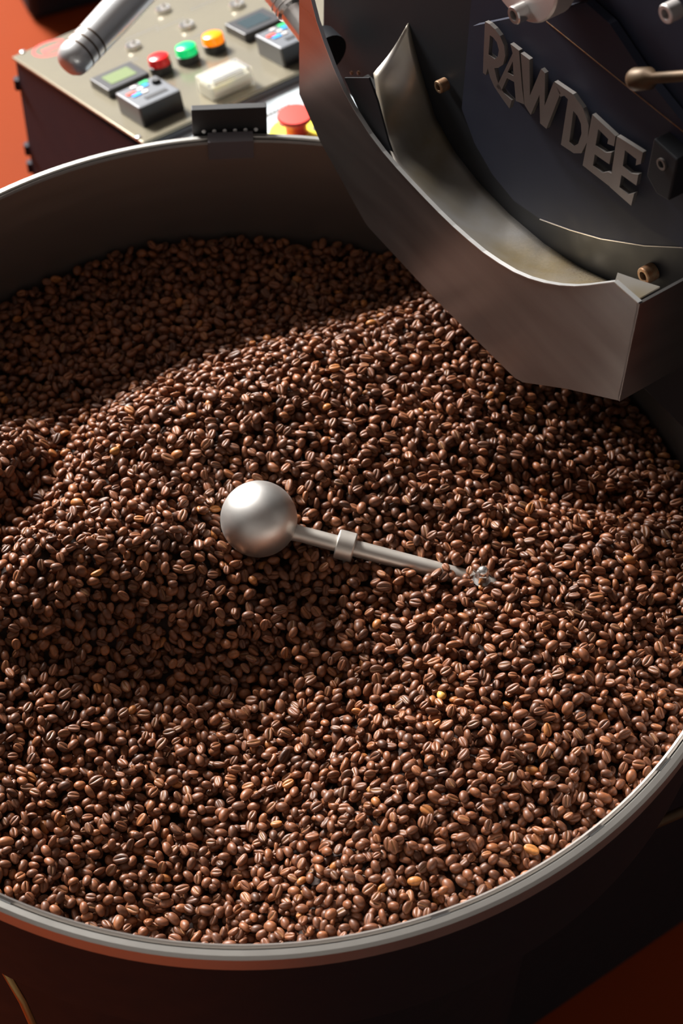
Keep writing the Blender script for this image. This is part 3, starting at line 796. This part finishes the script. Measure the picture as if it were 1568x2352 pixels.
def bean_mesh(k, a, b, c, bend, curl):
    """half-egg with a creased flat side (the flat side is -z)"""
    dome = [(math.cos(t), math.sin(t), 0.0) for t in np.linspace(0, math.pi, 9)]
    flatp = [(-0.84, -0.30, 0), (-0.52, -0.44, 0), (-0.12, -0.43, 0.25), (0.0, -0.10, 1.0), (0.12, -0.43, 0.25), (0.52, -0.44, 0), (0.84, -0.30, 0)]
    ring = dome + flatp
    n = len(ring)
    xs = [math.cos(t) for t in np.linspace(math.pi * 0.93, math.pi * 0.07, 9)]
    vs, fs, cr = [], [], []
    vs.append((-a, bend * .2 * b, 0.12 * c)); cr.append(0)
    for t in xs:
        r = (1 - t * t) ** 0.46
        for (y, z, q) in ring:
            oy = 0.0
            zz = z * c * (r if z > 0 else r ** 0.7)
            if q > 0:
                oy = 0.10 * math.sin(2.6 * t) * curl
                if q == 1.0: zz = (-0.42 + 0.30 * (1 - t ** 4)) * c * r ** .7
            vs.append((t * a, (y + oy) * b * r + bend * b * .2 * t * t, zz + 0.0 * c))
            cr.append(q)
    vs.append((a, bend * .2 * b, 0.12 * c)); cr.append(0)
    for i in range(n): fs.append((0, 1 + (i + 1) % n, 1 + i))
    for k_ in range(len(xs) - 1):
        o0 = 1 + k_ * n
        for i in range(n):
            fs.append((o0 + i, o0 + (i + 1) % n, o0 + n + (i + 1) % n, o0 + n + i))
    o0 = 1 + (len(xs) - 1) * n; L_ = len(vs) - 1
    for i in range(n): fs.append((o0 + i, o0 + (i + 1) % n, L_))
    vs = [(x, y, z - 0.28 * c) for x, y, z in vs]
    me = bpy.data.meshes.new('bean_shape')
    me.from_pydata(vs, [], fs)
    bm = bmesh.new(); bm.from_mesh(me); bmesh.ops.recalc_face_normals(bm, faces=bm.faces)
    for f in bm.faces: f.smooth = True
    bm.to_mesh(me); bm.free()
    at = me.attributes.new('crease', 'FLOAT', 'POINT'); at.data.foreach_set('value', cr)
    me.materials.append(M['bean'])
    return me
VAR = [(0.00445, 0.0032, 0.0030), (0.0048, 0.0032, 0.0029), (0.0041, 0.0033, 0.0031), (0.0044, 0.0030, 0.0029), (0.0038, 0.0029, 0.0031)]
SHAPES = [bean_mesh(i, *v, bend=(0, .5, -.3, .2, 0)[i], curl=(1, -1, .6, -1.2, .4)[i]) for i, v in enumerate(VAR)]

# drop beans one by one on a height field (measured above the heap's surface)
GS = 0.001
NG = 710
G0 = -NG * GS / 2
Hm = np.zeros((NG, NG)); Idm = -np.ones((NG, NG), int)
RB = RI - 0.0030
NB = 21000
pos = np.zeros((NB, 3)); rot = np.zeros((NB, 3)); scl = np.zeros(NB); var = RNG.integers(0, len(VAR), NB)
cand = RNG.random((NB, 3, 2))
typ = RNG.random(NB); yaw = RNG.random(NB) * 2 * math.pi; tilt = RNG.normal(0, 1, (NB, 2))
sv = np.clip(RNG.normal(1.0, 0.09, NB), 0.78, 1.24)
offs = np.arange(-6, 7) * GS
OX, OY = np.meshgrid(offs, offs, indexing='ij')
kind_up = np.zeros(NB, int)
arm0 = np.array(a0); arm1 = np.array(e1 + adir * 0.02); bcn = np.array(bc)
def euler_mat(ax, ay, az):
    return np.array(Matrix.Rotation(az, 3, 'Z') @ Matrix.Rotation(ay, 3, 'Y') @ Matrix.Rotation(ax, 3, 'X'))
nb_ = 0
for i in range(NB):
    a, b, c = VAR[var[i]]
    sc = sv[i]
    if typ[i] < 0.50: ax = tilt[i, 0] * 0.38; kind_up[i] = 0           # domed back up
    elif typ[i] < 0.86: ax = math.pi + tilt[i, 0] * 0.38; kind_up[i] = 1   # crease up
    else: ax = (1 if typ[i] < .93 else -1) * math.pi / 2 + tilt[i, 0] * 0.35; kind_up[i] = 2
    ay = tilt[i, 1] * 0.30
    R = euler_mat(ax, ay, yaw[i])
    cz = 0.72 * c
    Mx = R @ np.diag([1 / (a * sc) ** 2, 1 / (b * sc) ** 2, 1 / (cz * sc) ** 2]) @ R.T
    B_ = (Mx[0, 2] * OX + Mx[1, 2] * OY) / Mx[2, 2]
    C_ = (Mx[0, 0] * OX ** 2 + 2 * Mx[0, 1] * OX * OY + Mx[1, 1] * OY ** 2 - 1) / Mx[2, 2]
    D_ = B_ * B_ - C_
    ok = D_ > 0
    sq = np.sqrt(np.where(ok, D_, 0))
    lowz = np.where(ok, -B_ - sq, 9.0); upz = np.where(ok, -B_ + sq, -9.0)
    best = None
    for k in range(3):
        rr = RB * math.sqrt(cand[i, k, 0]); th = 2 * math.pi * cand[i, k, 1]
        lim = RB - a * sc * (0.95 if kind_up[i] != 2 else 0.9)
        rr = min(rr, lim)
        ix = int((rr * math.cos(th) - G0) / GS); iy = int((rr * math.sin(th) - G0) / GS)
        ix = min(max(ix, 6), NG - 7); iy = min(max(iy, 6), NG - 7)
        zc_ = (Hm[ix - 6:ix + 7, iy - 6:iy + 7] - lowz).max()
        if best is None or zc_ < best[0]: best = (zc_, ix, iy)
    zc_, ix, iy = best
    zc_ -= 0.0007
    x, y = G0 + (ix + .5) * GS, G0 + (iy + .5) * GS
    if zc_ > 0.019: continue
    # clear of the ball and of the arm
    zw = float(terrain(x, y)) + zc_ - 0.013
    p = np.array([x, y, zw])
    if np.linalg.norm(p - bcn) < br + 0.0028 and zw > BZ - 0.03: continue
    t_ = np.clip(np.dot(p - arm0, arm1 - arm0) / np.dot(arm1 - arm0, arm1 - arm0), 0, 1)
    q_ = p - (arm0 + t_ * (arm1 - arm0))
    ra = 0.0115 if abs(t_ - ct) < 0.05 else 0.0064
    if np.linalg.norm(q_) < ra + 0.0022: continue
    if np.linalg.norm(p - np.array(nb + V(0, 0, 0.006))) < 0.0098: continue
    Hs = Hm[ix - 6:ix + 7, iy - 6:iy + 7]
    m_ = ok & (zc_ + upz > Hs)
    Hs[m_] = (zc_ + upz)[m_]
    Idm[ix - 6:ix + 7, iy - 6:iy + 7][m_] = nb_
    # follow the slope of the heap
    e_ = 0.006
    gx = float(terrain(x + e_, y) - terrain(x - e_, y)) / (2 * e_); gy = float(terrain(x, y + e_) - terrain(x, y - e_)) / (2 * e_)
    nrm = Vector((-gx, -gy, 1)).normalized()
    Rq = Vector((0, 0, 1)).rotation_difference(nrm).to_matrix() @ Matrix(R.tolist())
    pos[nb_] = p; rot[nb_] = Rq.to_euler(); scl[nb_] = sc; var[nb_] = var[i]; kind_up[nb_] = kind_up[i]
    nb_ += 1
pos, rot, scl, var, kind_up = pos[:nb_], rot[:nb_], scl[:nb_], var[:nb_], kind_up[:nb_]
tone = np.clip(RNG.beta(2.6, 2.9, nb_) * 0.92, 0, 0.94)
gold = RNG.random(nb_) < 0.018
tone[gold] = RNG.uniform(0.93, 0.968, gold.sum())
chaff = np.clip(RNG.normal(0.30, 0.35, nb_), 0, 1)
print('beans', nb_)

# which beans show largest from the camera
vis = np.bincount(Idm[Idm >= 0].ravel(), minlength=nb_)
dpt = (pos - np.array(CAM)) @ np.array(FW)
pxs = np.array([proj(p) for p in pos])
inside = (pxs[:, 0] > 12) & (pxs[:, 0] < W - 12) & (pxs[:, 1] > 12) & (pxs[:, 1] < H - 12)
tt = (0.001 - CAM.z) / (pos[:, 2] - CAM.z)
hx = CAM.x + (pos[:, 0] - CAM.x) * tt; hy = CAM.y + (pos[:, 1] - CAM.y) * tt
clear = (np.hypot(hx, hy) < RI - 0.005)
score = vis / dpt ** 2 * inside * clear
score[(pxs[:, 1] < 1450)] = 0
order = np.argsort(-score)
chosen = list(order[:299])
# one pale, under-roasted bean
cs = np.hypot(pxs[:, 0] - 1012, pxs[:, 1] - 1603) - vis * 0.4
pale = int(np.argmin(np.where(vis > 12, cs, 1e9)))
tone[pale] = 1.0
if pale in chosen: chosen.remove(pale)
TONES = [(0.30, 'very dark brown'), (0.50, 'dark brown'), (0.70, 'medium brown'), (0.92, 'warm reddish brown'), (0.99, 'light golden brown')]
def bean_obj(i):
    o = bpy.data.objects.new('coffee_bean', SHAPES[var[i]])
    o.location = pos[i]; o.rotation_euler = rot[i]; o.scale = (scl[i],) * 3
    COL.objects.link(o)
    o['tone'] = float(tone[i]); o['chaff'] = float(chaff[i])
    return o
SRC = {}
for i in chosen:
    o = bean_obj(i)
    tn = next(n for t, n in TONES if tone[i] < t)
    face = ('domed back up', 'split crease up', 'turned on its side')[kind_up[i]]
    size = 'small ' if scl[i] < 0.92 else ('large ' if scl[i] > 1.08 else '')
    tag(o, '%s%s roasted bean, %s, in the pile facing the spout' % (size, tn, face), 'coffee bean', 'coffee beans piled in the tray across from the spout')
    SRC.setdefault(int(var[i]), o)
o = bean_obj(pale)
tag(o, 'pale yellow under-roasted bean lying among the dark brown beans', 'coffee bean', 'coffee beans piled in the tray across from the spout')

# the rest of the heap: one object, beans set out on its points
keep = np.ones(nb_, bool); keep[chosen] = False; keep[pale] = False
idx = np.where(keep)[0]
me = bpy.data.meshes.new('coffee_bean_heap')
nbv = len(idx)
# a dark bed under the loose beans closes the gaps
bv, bf = [], []
nr, na = 44, 96
for r in range(nr + 1):
    rr = (RI - 0.001) * r / nr
    for k in range(na):
        a = 2 * math.pi * k / na
        x, y = rr * math.cos(a), rr * math.sin(a)
        bv.append((x, y, float(terrain(x, y)) - 0.0125))
for r in range(nr):
    for k in range(na):
        bf.append((r * na + k, r * na + (k + 1) % na, (r + 1) * na + (k + 1) % na, (r + 1) * na + k))
me.from_pydata([tuple(p) for p in pos[idx]] + bv, [], [tuple(v + nbv for v in f) for f in bf])
tot = nbv + len(bv)
def add_attr(nm, ty, arr, key='value'):
    at = me.attributes.new(nm, ty, 'POINT')
    at.data.foreach_set(key, np.asarray(arr).ravel())
pad = len(bv)
add_attr('rot', 'FLOAT_VECTOR', np.vstack([rot[idx], np.zeros((pad, 3))]), 'vector')
add_attr('scl', 'FLOAT', np.concatenate([scl[idx], np.ones(pad)]))
add_attr('tone', 'FLOAT', np.concatenate([tone[idx], np.zeros(pad)]))
add_attr('chaff', 'FLOAT', np.concatenate([chaff[idx], np.zeros(pad)]))
add_attr('shape', 'INT', np.concatenate([var[idx], np.zeros(pad, int)]))
add_attr('loose', 'BOOLEAN', np.concatenate([np.ones(nbv, bool), np.zeros(pad, bool)]))
me.materials.append(M['beanbed'])
heap = bpy.data.objects.new('coffee_bean_heap', me)
COL.objects.link(heap)
tag(heap, 'heap of countless brown roasted coffee beans filling the round steel tray', 'coffee beans', kind='stuff')

ng = bpy.data.node_groups.new('bean_heap', 'GeometryNodeTree')
ng.interface.new_socket('Geometry', in_out='INPUT', socket_type='NodeSocketGeometry')
ng.interface.new_socket('Geometry', in_out='OUTPUT', socket_type='NodeSocketGeometry')
N = ng.nodes; L = ng.links.new
gi = N.new('NodeGroupInput'); go = N.new('NodeGroupOutput')
def named(nm, ty):
    n_ = N.new('GeometryNodeInputNamedAttribute'); n_.data_type = ty; n_.inputs['Name'].default_value = nm
    return n_.outputs['Attribute']
g2i = N.new('GeometryNodeGeometryToInstance')
for v in sorted(SRC, reverse=True):
    oi = N.new('GeometryNodeObjectInfo'); oi.inputs['Object'].default_value = SRC[v]; oi.transform_space = 'ORIGINAL'
    L(oi.outputs['Geometry'], g2i.inputs['Geometry'])
iop = N.new('GeometryNodeInstanceOnPoints')
L(gi.outputs[0], iop.inputs['Points']); L(named('loose', 'BOOLEAN'), iop.inputs['Selection'])
L(g2i.outputs[0], iop.inputs['Instance'])
iop.inputs['Pick Instance'].default_value = True
L(named('shape', 'INT'), iop.inputs['Instance Index'])
e2r = N.new('FunctionNodeEulerToRotation')
L(named('rot', 'FLOAT_VECTOR'), e2r.inputs[0]); L(e2r.outputs[0], iop.inputs['Rotation'])
L(named('scl', 'FLOAT'), iop.inputs['Scale'])
dl = N.new('GeometryNodeDeleteGeometry'); dl.domain = 'POINT'
L(gi.outputs[0], dl.inputs['Geometry']); L(named('loose', 'BOOLEAN'), dl.inputs['Selection'])
jn = N.new('GeometryNodeJoinGeometry')
L(dl.outputs[0], jn.inputs[0]); L(iop.outputs[0], jn.inputs[0]); L(jn.outputs[0], go.inputs[0])
md = heap.modifiers.new('beans', 'NODES'); md.node_group = ng

# ------------------------------------------------------------------ lift everything on to the floor
for o in bpy.data.objects:
    if o.parent is None:
        o.location.z += LIFT
